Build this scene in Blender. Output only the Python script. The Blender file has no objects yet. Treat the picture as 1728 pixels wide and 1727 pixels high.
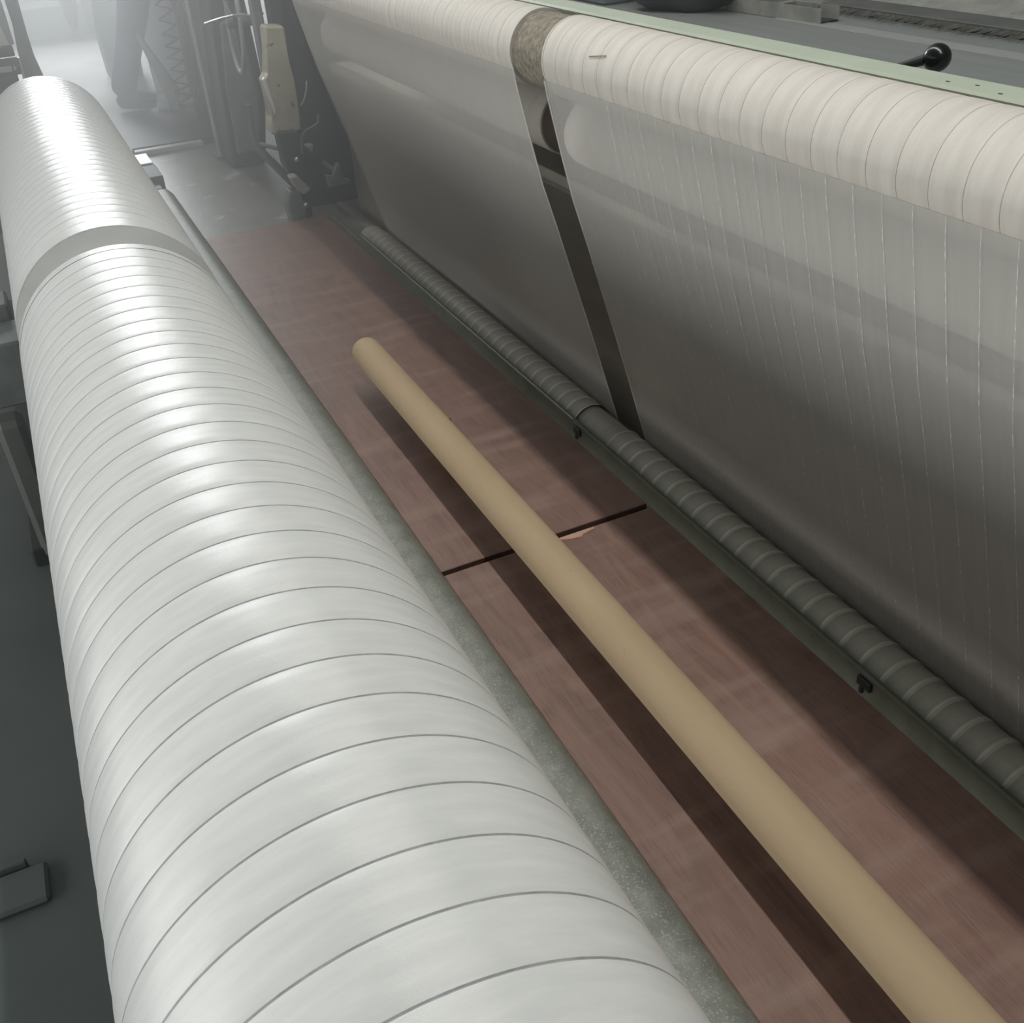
import bpy, bmesh, math, random
from mathutils import Vector, Matrix
random.seed(7)
S = bpy.context.scene
COL = S.collection
PI = math.pi

# ------------------------------------------------------------------ camera
cd = bpy.data.cameras.new('camera')
cam = bpy.data.objects.new('camera', cd); COL.objects.link(cam)
# world axes expressed in camera axes (right, down, forward), measured from the vanishing points
RX = (0.90508057, -0.28057036, 0.31954568)
RY = (-0.42008413, -0.47326215, 0.7743076)
RZ = (-0.06601889, -0.83504683, -0.54620353)
rot = Matrix(((RX[0], -RX[1], -RX[2]), (RY[0], -RY[1], -RY[2]), (RZ[0], -RZ[1], -RZ[2])))
cam.matrix_world = Matrix.Translation((0, 0, 1.22)) @ rot.to_4x4()
cd.sensor_fit = 'HORIZONTAL'; cd.sensor_width = 36; cd.lens = 36 * 1740 / 1728
cd.clip_start = 0.01; cd.clip_end = 100
S.camera = cam

# ------------------------------------------------------------------ light
S.view_settings.view_transform = 'Standard'
S.view_settings.look = 'None'
S.view_settings.gamma = 1
S.view_settings.exposure = -0.47
S.view_settings.use_curve_mapping = False
w = bpy.data.worlds.new('world'); S.world = w; w.use_nodes = True
w.node_tree.nodes['Background'].inputs[0].default_value = (0.93, 1.0, 1.0, 1)
w.node_tree.nodes['Background'].inputs[1].default_value = 0.17

def area(name, loc, target, sx, sy, power, color=(1, 1, 1)):
    l = bpy.data.lights.new(name, 'AREA'); l.shape = 'RECTANGLE'
    l.size = sx; l.size_y = sy; l.energy = power; l.color = color
    o = bpy.data.objects.new(name, l); COL.objects.link(o)
    o.location = loc
    d = (Vector(target) - Vector(loc)).normalized()
    z = -d
    up = Vector((0, 1, 0)) if abs(d.y) < 0.9 else Vector((0, 0, 1))
    x = up.cross(z).normalized(); y = z.cross(x)
    m = Matrix((x, y, z)).transposed()
    o.rotation_euler = m.to_euler()
    return o

# fluorescent row above the aisle, window band along the left wall, big bright window at the far end
area('ceiling_lamp_row', (0.85, 2.6, 3.1), (0.85, 2.6, 0), 0.07, 8.0, 130, (1.0, 0.98, 0.93))
area('left_window', (-4.8, 2.6, 1.0), (0.9, 2.6, 1.0), 1.4, 9.0, 370, (1.0, 1.0, 0.985))
area('far_window', (0.6, 14.5, 3.4), (0.1, 3.0, 0.5), 2.2, 2.6, 1850, (0.90, 0.97, 1.0))

# ------------------------------------------------------------------ materials
def lin(c):
    c /= 255.0
    return c / 12.92 if c <= 0.04045 else ((c + 0.055) / 1.055) ** 2.4
def rgb(*c): return (lin(c[0]), lin(c[1]), lin(c[2]), 1)

def new_mat(name):
    m = bpy.data.materials.new(name); m.use_nodes = True
    return m, m.node_tree.nodes, m.node_tree.links, m.node_tree.nodes['Principled BSDF']

def mat(name, c1, c2=None, rough=0.6, scale=8, stretch=(1, 1, 1), metal=0.0, bump=0.0, bscale=60, detail=6,
        lo=0.35, hi=0.7, spec=0.5, coat=0.0, spots=None, spot_scale=30, spot_lo=0.68):
    """two-tone noise over a principled surface, with optional specks and fine bump"""
    m, N, L, P = new_mat(name)
    P.inputs['Roughness'].default_value = rough
    P.inputs['Metallic'].default_value = metal
    P.inputs['Specular IOR Level'].default_value = spec
    P.inputs['Coat Weight'].default_value = coat
    tc = N.new('ShaderNodeTexCoord'); mp = N.new('ShaderNodeMapping')
    mp.inputs['Scale'].default_value = stretch
    L.new(tc.outputs['Object'], mp.inputs['Vector'])
    if c2 is None:
        P.inputs['Base Color'].default_value = c1
    else:
        nz = N.new('ShaderNodeTexNoise'); nz.inputs['Scale'].default_value = scale; nz.inputs['Detail'].default_value = detail
        nz.inputs['Roughness'].default_value = 0.6
        L.new(mp.outputs['Vector'], nz.inputs['Vector'])
        r = N.new('ShaderNodeValToRGB'); r.color_ramp.elements[0].position = lo; r.color_ramp.elements[1].position = hi
        r.color_ramp.elements[0].color = c1; r.color_ramp.elements[1].color = c2
        L.new(nz.outputs['Fac'], r.inputs['Fac'])
        out = r.outputs['Color']
        if spots is not None:
            n2 = N.new('ShaderNodeTexNoise'); n2.inputs['Scale'].default_value = spot_scale; n2.inputs['Detail'].default_value = 3
            L.new(tc.outputs['Object'], n2.inputs['Vector'])
            r2 = N.new('ShaderNodeValToRGB'); r2.color_ramp.elements[0].position = spot_lo; r2.color_ramp.elements[1].position = spot_lo + 0.05
            L.new(n2.outputs['Fac'], r2.inputs['Fac'])
            mx = N.new('ShaderNodeMix'); mx.data_type = 'RGBA'
            L.new(r2.outputs['Color'], mx.inputs['Factor']); L.new(out, mx.inputs[6]); mx.inputs[7].default_value = spots
            out = mx.outputs[2]
        L.new(out, P.inputs['Base Color'])
    if bump:
        n3 = N.new('ShaderNodeTexNoise'); n3.inputs['Scale'].default_value = bscale; n3.inputs['Detail'].default_value = 5
        L.new(mp.outputs['Vector'], n3.inputs['Vector'])
        b = N.new('ShaderNodeBump'); b.inputs['Strength'].default_value = bump; b.inputs['Distance'].default_value = 0.004
        L.new(n3.outputs['Fac'], b.inputs['Height']); L.new(b.outputs['Normal'], P.inputs['Normal'])
    return m

M = {}
M['white_fabric'] = mat('white_fabric', rgb(218, 220, 218), rgb(228, 230, 227), rough=0.25, scale=14, stretch=(1, 6, 1), bump=0.15, bscale=420, spec=0.55)
M['white_seam'] = mat('white_seam', rgb(146, 148, 148), rgb(176, 178, 178), rough=0.6, scale=60)
M['beige_fabric'] = mat('beige_fabric', rgb(204, 199, 190), rgb(216, 212, 205), rough=0.6, scale=9, stretch=(1, 7, 1), bump=0.35, bscale=500, spec=0.35)
M['beige_seam'] = mat('beige_seam', rgb(150, 142, 126), rgb(190, 182, 168), rough=0.8, scale=40)
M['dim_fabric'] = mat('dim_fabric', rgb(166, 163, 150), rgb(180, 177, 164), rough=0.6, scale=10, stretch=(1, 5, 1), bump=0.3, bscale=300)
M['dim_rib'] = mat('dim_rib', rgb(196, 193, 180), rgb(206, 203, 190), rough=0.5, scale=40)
M['kraft'] = mat('kraft', rgb(176, 155, 126), rgb(186, 165, 135), rough=0.75, scale=5, stretch=(1, .4, 1), bump=0.08, bscale=160, spec=0.12,
                 spots=rgb(120, 96, 66), spot_scale=55, spot_lo=0.745)
M['kraft_dark'] = mat('kraft_dark', rgb(120, 100, 72), rgb(140, 118, 88), rough=0.8, scale=30)
M['ply'] = None
M['ply_edge'] = mat('ply_edge', rgb(70, 46, 38), rgb(96, 68, 56), rough=0.8, scale=40)
M['splinter'] = mat('splinter', rgb(178, 140, 120), rgb(196, 162, 142), rough=0.8, scale=80)
M['rail'] = mat('rail', rgb(112, 116, 109), rgb(136, 139, 130), rough=0.5, scale=26, bump=0.3, bscale=120, spots=rgb(150, 152, 143), spot_scale=330, spot_lo=0.58)
M['green_beam'] = mat('green_beam', rgb(86, 90, 77), rgb(102, 105, 92), rough=0.5, scale=16, bump=0.15, bscale=80, spots=rgb(45, 46, 40), spot_scale=45, spot_lo=0.7)
M['green_paint'] = mat('green_paint', rgb(183, 194, 175), rgb(191, 201, 183), rough=0.4, scale=8, spots=rgb(120, 136, 112), spot_scale=90, spot_lo=0.72)
M['dark_iron'] = mat('dark_iron', rgb(38, 42, 44), rgb(56, 60, 62), rough=0.55, scale=12, bump=0.2, bscale=60)
M['black'] = mat('black', rgb(20, 21, 22), None, rough=0.22, spec=0.6)
M['black_iron'] = mat('black_iron', rgb(26, 28, 29), rgb(40, 42, 42), rough=0.6, scale=20)
M['grey_iron'] = mat('grey_iron', rgb(96, 104, 104), rgb(124, 132, 130), rough=0.5, scale=14, bump=0.1)
M['pale_iron'] = mat('pale_iron', rgb(158, 164, 160), rgb(188, 192, 186), rough=0.5, scale=10)
M['cream_paint'] = mat('cream_paint', rgb(178, 174, 150), rgb(206, 200, 176), rough=0.5, scale=10, spots=rgb(120, 98, 74), spot_scale=26, spot_lo=0.66)
M['steel'] = mat('steel', rgb(190, 194, 194), rgb(214, 216, 214), rough=0.22, metal=0.9, scale=20)
M['galv'] = mat('galv', rgb(150, 152, 148), rgb(186, 186, 178), rough=0.4, metal=0.3, scale=16, spots=rgb(110, 108, 100), spot_scale=40)
M['table_grey'] = mat('table_grey', rgb(126, 131, 130), rgb(136, 140, 139), rough=0.5, scale=5, stretch=(6, .5, 1))
M['table_band'] = mat('table_band', rgb(146, 150, 148), rgb(154, 158, 154), rough=0.5, scale=8)
M['bristle'] = mat('bristle', rgb(86, 88, 84), rgb(120, 120, 112), rough=0.8, scale=60)
M['board_back'] = mat('board_back', rgb(140, 134, 124), rgb(152, 147, 137), rough=0.6, scale=4, stretch=(1, 1, 5))
M['grey_dark'] = mat('grey_dark', rgb(84, 87, 85), rgb(100, 102, 99), rough=0.6, scale=12)
M['ledge'] = mat('ledge', rgb(196, 188, 174), rgb(210, 203, 190), rough=0.5, scale=10)
M['brown_card'] = mat('brown_card', rgb(140, 124, 116), rgb(154, 138, 130), rough=0.7, scale=20)
M['felt'] = mat('felt', rgb(112, 106, 92), rgb(160, 152, 138), rough=0.9, scale=90, bump=0.5, bscale=200)
M['concrete'] = mat('concrete', rgb(108, 108, 100), rgb(138, 138, 130), rough=0.42, scale=3.2, bump=0.25, bscale=40, spots=rgb(176, 176, 170), spot_scale=5.5, spot_lo=0.62)
M['bright_concrete'] = mat('bright_concrete', rgb(150, 148, 142), rgb(190, 188, 182), rough=0.7, scale=3.0, bump=0.35, bscale=30, spots=rgb(140, 136, 128), spot_scale=24, spot_lo=0.6)
M['pit'] = mat('pit', rgb(82, 91, 90), rgb(92, 100, 98), rough=0.7, scale=2.0)
M['trouser'] = mat('trouser', rgb(52, 60, 88), rgb(60, 70, 100), rough=0.9, scale=14)
M['jacket'] = mat('jacket', rgb(58, 64, 80), rgb(66, 72, 90), rough=0.9, scale=14)
M['skin'] = mat('skin', rgb(190, 146, 120), None, rough=0.55)
M['hair'] = mat('hair', rgb(24, 20, 18), None, rough=0.6)
M['shoe'] = mat('shoe', rgb(34, 36, 40), None, rough=0.5)
M['white_paint'] = mat('white_paint', rgb(226, 228, 224), rgb(238, 238, 234), rough=0.4, scale=10)
M['blue_grey'] = mat('blue_grey', rgb(110, 124, 130), rgb(122, 136, 142), rough=0.5, scale=6)
M['pale_cloth'] = mat('pale_cloth', rgb(196, 206, 214), rgb(210, 220, 226), rough=0.8, scale=8)
M['rust'] = mat('rust', rgb(96, 76, 62), rgb(128, 104, 88), rough=0.9, scale=40, bump=0.5)
M['wire'] = mat('wire', rgb(70, 66, 64), None, rough=0.6)
M['strap'] = mat('strap', rgb(116, 124, 122), rgb(132, 140, 138), rough=0.7, scale=10)

def ply_mat():
    m, N, L, P = new_mat('red_plywood')
    P.inputs['Roughness'].default_value = 0.5
    P.inputs['Specular IOR Level'].default_value = 0.45
    tc = N.new('ShaderNodeTexCoord')
    mp = N.new('ShaderNodeMapping'); mp.inputs['Scale'].default_value = (7, 1.1, 1); L.new(tc.outputs['Object'], mp.inputs['Vector'])
    n1 = N.new('ShaderNodeTexNoise'); n1.inputs['Scale'].default_value = 2.6; n1.inputs['Detail'].default_value = 8
    n1.inputs['Distortion'].default_value = 1.6; n1.inputs['Roughness'].default_value = 0.62
    L.new(mp.outputs['Vector'], n1.inputs['Vector'])
    r1 = N.new('ShaderNodeValToRGB')
    r1.color_ramp.elements[0].position = 0.3; r1.color_ramp.elements[0].color = rgb(114, 88, 78)
    r1.color_ramp.elements[1].position = 0.72; r1.color_ramp.elements[1].color = rgb(138, 109, 98)
    L.new(n1.outputs['Fac'], r1.inputs['Fac'])
    # fine dark grain ticks along the board
    mp2 = N.new('ShaderNodeMapping'); mp2.inputs['Scale'].default_value = (260, 16, 1); L.new(tc.outputs['Object'], mp2.inputs['Vector'])
    n2 = N.new('ShaderNodeTexNoise'); n2.inputs['Scale'].default_value = 1.0; n2.inputs['Detail'].default_value = 4
    L.new(mp2.outputs['Vector'], n2.inputs['Vector'])
    r2 = N.new('ShaderNodeValToRGB'); r2.color_ramp.elements[0].position = 0.3; r2.color_ramp.elements[0].color = (0.62, 0.6, 0.58, 1)
    r2.color_ramp.elements[1].position = 0.46; r2.color_ramp.elements[1].color = (1, 1, 1, 1)
    L.new(n2.outputs['Fac'], r2.inputs['Fac'])
    mx = N.new('ShaderNodeMix'); mx.data_type = 'RGBA'; mx.blend_type = 'MULTIPLY'; mx.inputs['Factor'].default_value = 0.55
    L.new(r1.outputs['Color'], mx.inputs[6]); L.new(r2.outputs['Color'], mx.inputs[7])
    # pale scuffs and dust, worn by feet
    mp3 = N.new('ShaderNodeMapping'); mp3.inputs['Scale'].default_value = (1.4, 7, 1); L.new(tc.outputs['Object'], mp3.inputs['Vector'])
    n3 = N.new('ShaderNodeTexNoise'); n3.inputs['Scale'].default_value = 2.2; n3.inputs['Detail'].default_value = 6
    L.new(mp3.outputs['Vector'], n3.inputs['Vector'])
    r3 = N.new('ShaderNodeValToRGB'); r3.color_ramp.elements[0].position = 0.5; r3.color_ramp.elements[1].position = 1.0
    L.new(n3.outputs['Fac'], r3.inputs['Fac'])
    mx2 = N.new('ShaderNodeMix'); mx2.data_type = 'RGBA'
    L.new(r3.outputs['Color'], mx2.inputs['Factor']); L.new(mx.outputs[2], mx2.inputs[6]); mx2.inputs[7].default_value = rgb(160, 138, 126)
    L.new(mx2.outputs[2], P.inputs['Base Color'])
    b = N.new('ShaderNodeBump'); b.inputs['Strength'].default_value = 0.12; b.inputs['Distance'].default_value = 0.003
    L.new(n2.outputs['Fac'], b.inputs['Height']); L.new(b.outputs['Normal'], P.inputs['Normal'])
    return m
M['ply'] = ply_mat()

def sheet_mat(name, col, trans, see):
    """open mesh fabric: part reflects, part lets light through, part is see-through holes"""
    m = bpy.data.materials.new(name); m.use_nodes = True
    N, L = m.node_tree.nodes, m.node_tree.links
    N.clear()
    out = N.new('ShaderNodeOutputMaterial')
    d = N.new('ShaderNodeBsdfDiffuse'); t = N.new('ShaderNodeBsdfTranslucent'); h = N.new('ShaderNodeBsdfTransparent')
    tc = N.new('ShaderNodeTexCoord')
    mp = N.new('ShaderNodeMapping'); mp.inputs['Scale'].default_value = (1, 26, 1); L.new(tc.outputs['Object'], mp.inputs['Vector'])
    nz = N.new('ShaderNodeTexNoise'); nz.inputs['Scale'].default_value = 4; nz.inputs['Detail'].default_value = 6
    L.new(mp.outputs['Vector'], nz.inputs['Vector'])
    r = N.new('ShaderNodeValToRGB')
    r.color_ramp.elements[0].position = 0.3; r.color_ramp.elements[1].position = 0.75
    r.color_ramp.elements[0].color = tuple(c * 0.93 for c in col[:3]) + (1,); r.color_ramp.elements[1].color = col
    L.new(nz.outputs['Fac'], r.inputs['Fac'])
    L.new(r.outputs['Color'], d.inputs['Color']); L.new(r.outputs['Color'], t.inputs['Color'])
    a = N.new('ShaderNodeMixShader'); a.inputs[0].default_value = trans
    L.new(d.outputs[0], a.inputs[1]); L.new(t.outputs[0], a.inputs[2])
    b = N.new('ShaderNodeMixShader'); b.inputs[0].default_value = see
    L.new(a.outputs[0], b.inputs[1]); L.new(h.outputs[0], b.inputs[2])
    L.new(b.outputs[0], out.inputs['Surface'])
    return m
M['sheet'] = sheet_mat('mesh_sheet', rgb(211, 210, 205), 0.18, 0.37)
M['hem'] = sheet_mat('mesh_hem', rgb(222, 222, 216), 0.35, 0.08)

def thread_mat():
    m, N, L, P = new_mat('selvedge_thread')
    P.inputs['Base Color'].default_value = rgb(235, 236, 236); P.inputs['Roughness'].default_value = 0.35
    tc = N.new('ShaderNodeTexCoord'); mp = N.new('ShaderNodeMapping'); mp.inputs['Scale'].default_value = (30, 260, 30)
    L.new(tc.outputs['Object'], mp.inputs['Vector'])
    nz = N.new('ShaderNodeTexNoise'); nz.inputs['Scale'].default_value = 3.0; nz.inputs['Detail'].default_value = 5
    L.new(mp.outputs['Vector'], nz.inputs['Vector'])
    r = N.new('ShaderNodeValToRGB'); r.color_ramp.elements[0].position = 0.42; r.color_ramp.elements[1].position = 0.68
    r.color_ramp.elements[0].color = (0.15, 0.15, 0.15, 1)
    L.new(nz.outputs['Fac'], r.inputs['Fac']); L.new(r.outputs['Color'], P.inputs['Alpha'])
    return m
M['thread'] = thread_mat()

# ------------------------------------------------------------------ mesh helpers
def finish(me, mats, smooth=None):
    for k in (mats if isinstance(mats, (list, tuple)) else [mats]): me.materials.append(M[k])
    if smooth is not None:
        me.polygons.foreach_set('use_smooth', [True] * len(me.polygons))
        me.set_sharp_from_angle(angle=math.radians(smooth))
    me.update()
    return me

def put(name, me, parent=None, loc=None):
    o = bpy.data.objects.new(name, me); COL.objects.link(o)
    if parent is not None:
        o.parent = parent
        if loc is None:                      # mesh was made in world coordinates
            q = Vector((0, 0, 0)); p = parent
            while p is not None: q += p.location; p = p.parent
            o.location = -q
        else: o.location = loc
    elif loc is not None: o.location = loc
    return o

def bm_mesh(bm, name, mats, smooth=None):
    me = bpy.data.meshes.new(name)
    bmesh.ops.recalc_face_normals(bm, faces=bm.faces[:])
    bm.to_mesh(me); bm.free()
    return finish(me, mats, smooth)

def add_box(bm, x0, x1, y0, y1, z0, z1, bev=0.0, seg=1):
    r = bmesh.ops.create_cube(bm, size=1)
    for v in r['verts']:
        v.co = Vector(((x0 + x1) / 2 + v.co.x * (x1 - x0), (y0 + y1) / 2 + v.co.y * (y1 - y0), (z0 + z1) / 2 + v.co.z * (z1 - z0)))
    if bev:
        es = set(e for v in r['verts'] for e in v.link_edges)
        bmesh.ops.bevel(bm, geom=list(es), offset=bev, segments=seg, affect='EDGES', profile=0.5)

def add_tube(bm, pts, rad, seg=10, cap=True):
    pts = [Vector(p) for p in pts]
    n = len(pts)
    rads = rad if isinstance(rad, (list, tuple)) else [rad] * n
    rings = []
    prev = None
    for i, p in enumerate(pts):
        t = (pts[min(i + 1, n - 1)] - pts[max(i - 1, 0)]).normalized()
        if prev is None:
            a = Vector((0, 0, 1)) if abs(t.z) < 0.9 else Vector((1, 0, 0))
            u = t.cross(a).normalized()
        else:
            u = (prev - t * prev.dot(t)).normalized()
        prev = u
        v = t.cross(u)
        rings.append([bm.verts.new(p + (u * math.cos(2 * PI * k / seg) + v * math.sin(2 * PI * k / seg)) * rads[i]) for k in range(seg)])
    for a, b in zip(rings, rings[1:]):
        for k in range(seg): bm.faces.new((a[k], a[(k + 1) % seg], b[(k + 1) % seg], b[k]))
    if cap:
        bm.faces.new(rings[0]); bm.faces.new(rings[-1])

def add_prism(bm, poly, y0, y1, bev=0.0):
    """XZ outline extruded along Y"""
    a = [bm.verts.new((x, y0, z)) for x, z in poly]; b = [bm.verts.new((x, y1, z)) for x, z in poly]
    f = [bm.faces.new(a), bm.faces.new(b[::-1])]
    n = len(poly)
    for i in range(n): f.append(bm.faces.new((a[i], a[(i + 1) % n], b[(i + 1) % n], b[i])))
    if bev:
        es = set(e for q in f for e in q.edges)
        bmesh.ops.bevel(bm, geom=list(es), offset=bev, segments=1, affect='EDGES')

def add_sphere(bm, c, r, u=24, v=14, sc=(1, 1, 1)):
    q = bmesh.ops.create_uvsphere(bm, u_segments=u, v_segments=v, radius=r)
    for k in q['verts']: k.co = Vector((k.co.x * sc[0], k.co.y * sc[1], k.co.z * sc[2])) + Vector(c)

def lathe(profile, seg=64, wob=0.0, mi=None):
    """surface of revolution about the Y axis; profile = [(y, r)], mi = material index per span"""
    vs, fs, ms = [], [], []
    for y, r in profile:
        for k in range(seg):
            a = 2 * PI * k / seg
            rr = r * (1 + wob * math.sin(3 * a + 1.1))
            vs.append((rr * math.sin(a), y, rr * math.cos(a)))
    n = len(profile)
    for i in range(n - 1):
        for k in range(seg):
            fs.append((i * seg + k, i * seg + (k + 1) % seg, (i + 1) * seg + (k + 1) % seg, (i + 1) * seg + k))
            ms.append(mi[i] if mi else 0)
    me = bpy.data.meshes.new('turned')
    me.from_pydata(vs, [], fs)
    me.polygons.foreach_set('material_index', ms)
    return me

def empty(name, loc):
    o = bpy.data.objects.new(name, None); COL.objects.link(o); o.location = loc; o.empty_display_size = 0.1
    return o

def tag(o, label=None, cat=None, group=None, kind=None):
    if label: o['label'] = label
    if cat: o['category'] = cat
    if group: o['group'] = group
    if kind: o['kind'] = kind
    return o

def box_obj(name, dims, mk, bev=0.003, parent=None, smooth=None):
    bm = bmesh.new(); add_box(bm, *dims, bev=bev)
    return put(name, bm_mesh(bm, name, mk, smooth), parent)

def tube_obj(name, pts, rad, mk, parent=None, seg=10):
    bm = bmesh.new(); add_tube(bm, pts, rad, seg)
    return put(name, bm_mesh(bm, name, mk, 50), parent)

def prism_obj(name, poly, y0, y1, mk, bev=0.004, parent=None):
    bm = bmesh.new(); add_prism(bm, poly, y0, y1, bev)
    return put(name, bm_mesh(bm, name, mk), parent)

# ------------------------------------------------------------------ floor
bm = bmesh.new(); add_box(bm, 0.33, 6.0, -2.0, 5.15, -0.12, -0.02)
tag(put('floor', bm_mesh(bm, 'floor', 'concrete')), kind='structure')
bm = bmesh.new(); add_box(bm, -0.30, 6.0, 5.15, 6.9, -0.12, -0.02)
tag(put('floor', bm_mesh(bm, 'floor', 'concrete')), kind='structure')
bm = bmesh.new(); add_box(bm, -6.0, 6.0, 6.9, 15.0, -0.12, -0.021)
add_box(bm, -6.0, -0.30, 5.15, 6.9, -0.12, -0.021)
tag(put('floor', bm_mesh(bm, 'floor', 'bright_concrete')), kind='structure')
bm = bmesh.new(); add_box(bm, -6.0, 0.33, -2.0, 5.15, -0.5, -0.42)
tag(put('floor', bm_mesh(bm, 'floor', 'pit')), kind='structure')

# ------------------------------------------------------------------ plywood walkway boards
def ply_panel(name, x0, x1, y0, y1, skew0, skew1, label):
    o_me = None
    bm = bmesh.new()
    def q(x, y, z): return bm.verts.new((x, y, z))
    ys0 = (y0 + skew0[0], y0 + skew0[1]); ys1 = (y1 + skew1[0], y1 + skew1[1])
    lo = [q(x0, ys0[0], -0.0195), q(x1, ys0[1], -0.0195), q(x1, ys1[1], -0.0195), q(x0, ys1[0], -0.0195)]
    hi = [q(x0, ys0[0], 0), q(x1, ys0[1], 0), q(x1, ys1[1], 0), q(x0, ys1[0], 0)]
    bm.faces.new(hi); bm.faces.new(lo[::-1])
    for i in range(4):
        f = bm.faces.new((lo[i], lo[(i + 1) % 4], hi[(i + 1) % 4], hi[i])); f.material_index = 1
    bmesh.ops.bevel(bm, geom=[e for e in bm.edges if all(v.co.z > -0.001 for v in e.verts)], offset=0.0015, segments=1, affect='EDGES')
    o = put(name, bm_mesh(bm, name, ['ply', 'ply_edge']))
    return tag(o, label, 'plywood board', 'plywood boards of the walkway')
near_ply = ply_panel('plywood_board', 0.497, 0.985, -0.85, 1.585, (0, 0), (0.002, 0.008), 'reddish plywood board at the near end, below the joint with the chipped edge')
far_ply = ply_panel('plywood_board', 0.497, 0.985, 1.602, 4.096, (0, 0.009), (0, 0), 'duller reddish plywood board beyond the joint, running to the machine foot')
bm = bmesh.new()
sp = [(0.752, 1.581), (0.775, 1.572), (0.800, 1.568), (0.806, 1.575), (0.835, 1.581), (0.838, 1.5875), (0.80, 1.5875), (0.757, 1.5865)]
add_v = [bm.verts.new((x, y, 0.0012)) for x, y in sp]; bm.faces.new(add_v)
r = bmesh.ops.extrude_face_region(bm, geom=bm.faces[:])
for v in [g for g in r['geom'] if isinstance(g, bmesh.types.BMVert)]: v.co.z = -0.004
put('splinter', bm_mesh(bm, 'splinter', 'splinter'), near_ply)['label'] = 'pale splintered edge of the board'

# ------------------------------------------------------------------ edge rail of the walkway
bm = bmesh.new()
prof = [(0.345, -0.12), (0.345, 0.022), (0.350, 0.027), (0.452, 0.029), (0.462, 0.0285), (0.472, 0.026), (0.480, 0.020), (0.4965, 0.001), (0.4965, -0.12)]
add_prism(bm, prof, -1.2, 4.83)
edge_rail = tag(put('edge_rail', bm_mesh(bm, 'edge_rail', 'rail', 60)), 'worn grey metal edge rail running between the white roll and the plywood', 'rail')

# ------------------------------------------------------------------ fabric rolls made of ringed bands
def band_mesh(pitch, r, seam_w, seam_d, mats, seg, bulge=0.0006, wob=0.0):
    h = seam_w / 2
    prof = [(0, r - seam_d), (h, r - seam_d * 0.55), (h * 1.9, r - 0.0002), (pitch * 0.3, r + bulge), (pitch * 0.7, r + bulge), (pitch - h * 1.9, r - 0.0002), (pitch - h, r - seam_d * 0.55), (pitch, r - seam_d)]
    me = lathe(prof, seg, wob, [1, 0, 0, 0, 0, 0, 1])
    return finish(me, mats, 40)

def end_ring(y, r0, r1, mk, seg=64, sgn=1):
    return finish(lathe([(y, r0), (y, r1 * 0.6)] + [(y + (0.0006 if k % 2 else 0.0) * sgn, r1 * (0.86 + 0.035 * (k // 2) + (0.012 if k % 2 else 0.0))) for k in range(8)] + [(y, r1)], seg), mk, 30)

def fabric_roll(name, cx, cz, r, y0, y1, pitch, phase, bmesh_band, face_mats, core_r, label, cat, group):
    root = empty(name, (cx, y0, cz - r))
    tag(root, label, cat, group)
    ys = []
    y = phase
    while y > y0: y -= pitch
    while y < y0: y += pitch
    first = y
    k = 0
    if first - y0 > 0.004:
        seg = len([v for v in bmesh_band.vertices]) // 8
        me = finish(lathe([(0, r), (first - y0, r)], seg), face_mats[0], 40)
        put('fabric_band', me, root, (0, 0, r))
    while y + pitch <= y1 + 1e-6:
        o = put('fabric_band', bmesh_band, root, (0, y - y0, r))
        o.rotation_euler.y = random.uniform(0, 6.28)
        y += pitch
    if y1 - y > 0.002:
        seg = len([v for v in bmesh_band.vertices]) // 8
        me = finish(lathe([(0, r), (y1 - y, r)], seg), face_mats[0], 40)
        put('fabric_band', me, root, (0, y - y0, r))
    for yy, nm in ((0, 'end_face'), (y1 - y0, 'end_face')):
        if core_r < 0.05: me = end_ring(yy, core_r, r, face_mats[1], 64, 1 if yy == 0 else -1)
        else: me = finish(lathe([(yy, core_r), (yy, r)], 64), face_mats[1], 30)
        put('end_face', me, root, (0, 0, r))
    return root

WX, WZ, WR = 0.068, 0.430, 0.2066
big_band = band_mesh(0.0565, WR, 0.0024, 0.0009, ['white_fabric', 'white_seam'], 120, 0.0003)
fabric_roll('fabric_roll', WX, WZ, WR, -0.55, 2.030, 0.0565, 1.9455, big_band, ['white_fabric', 'white_fabric'], 0.04,
            'large white ringed fabric roll filling the near left, wound on a beam', 'fabric roll', 'white rolls on the left machine')
fabric_roll('fabric_roll', WX, WZ, WR, 2.165, 4.180, 0.0565, 2.221, big_band, ['white_fabric', 'white_fabric'], 0.04,
            'large white ringed fabric roll further off, past the gap, with a glaring streak', 'fabric roll', 'white rolls on the left machine')
shaft = put('roll_shaft', finish(lathe([(-0.9, 0.0), (-0.9, 0.039), (4.45, 0.039), (4.45, 0.0)], 32), 'steel', 40), None, (WX, 0, WZ))
tag(shaft, 'steel shaft seen in the gap, carrying both white fabric rolls', 'shaft')
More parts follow.
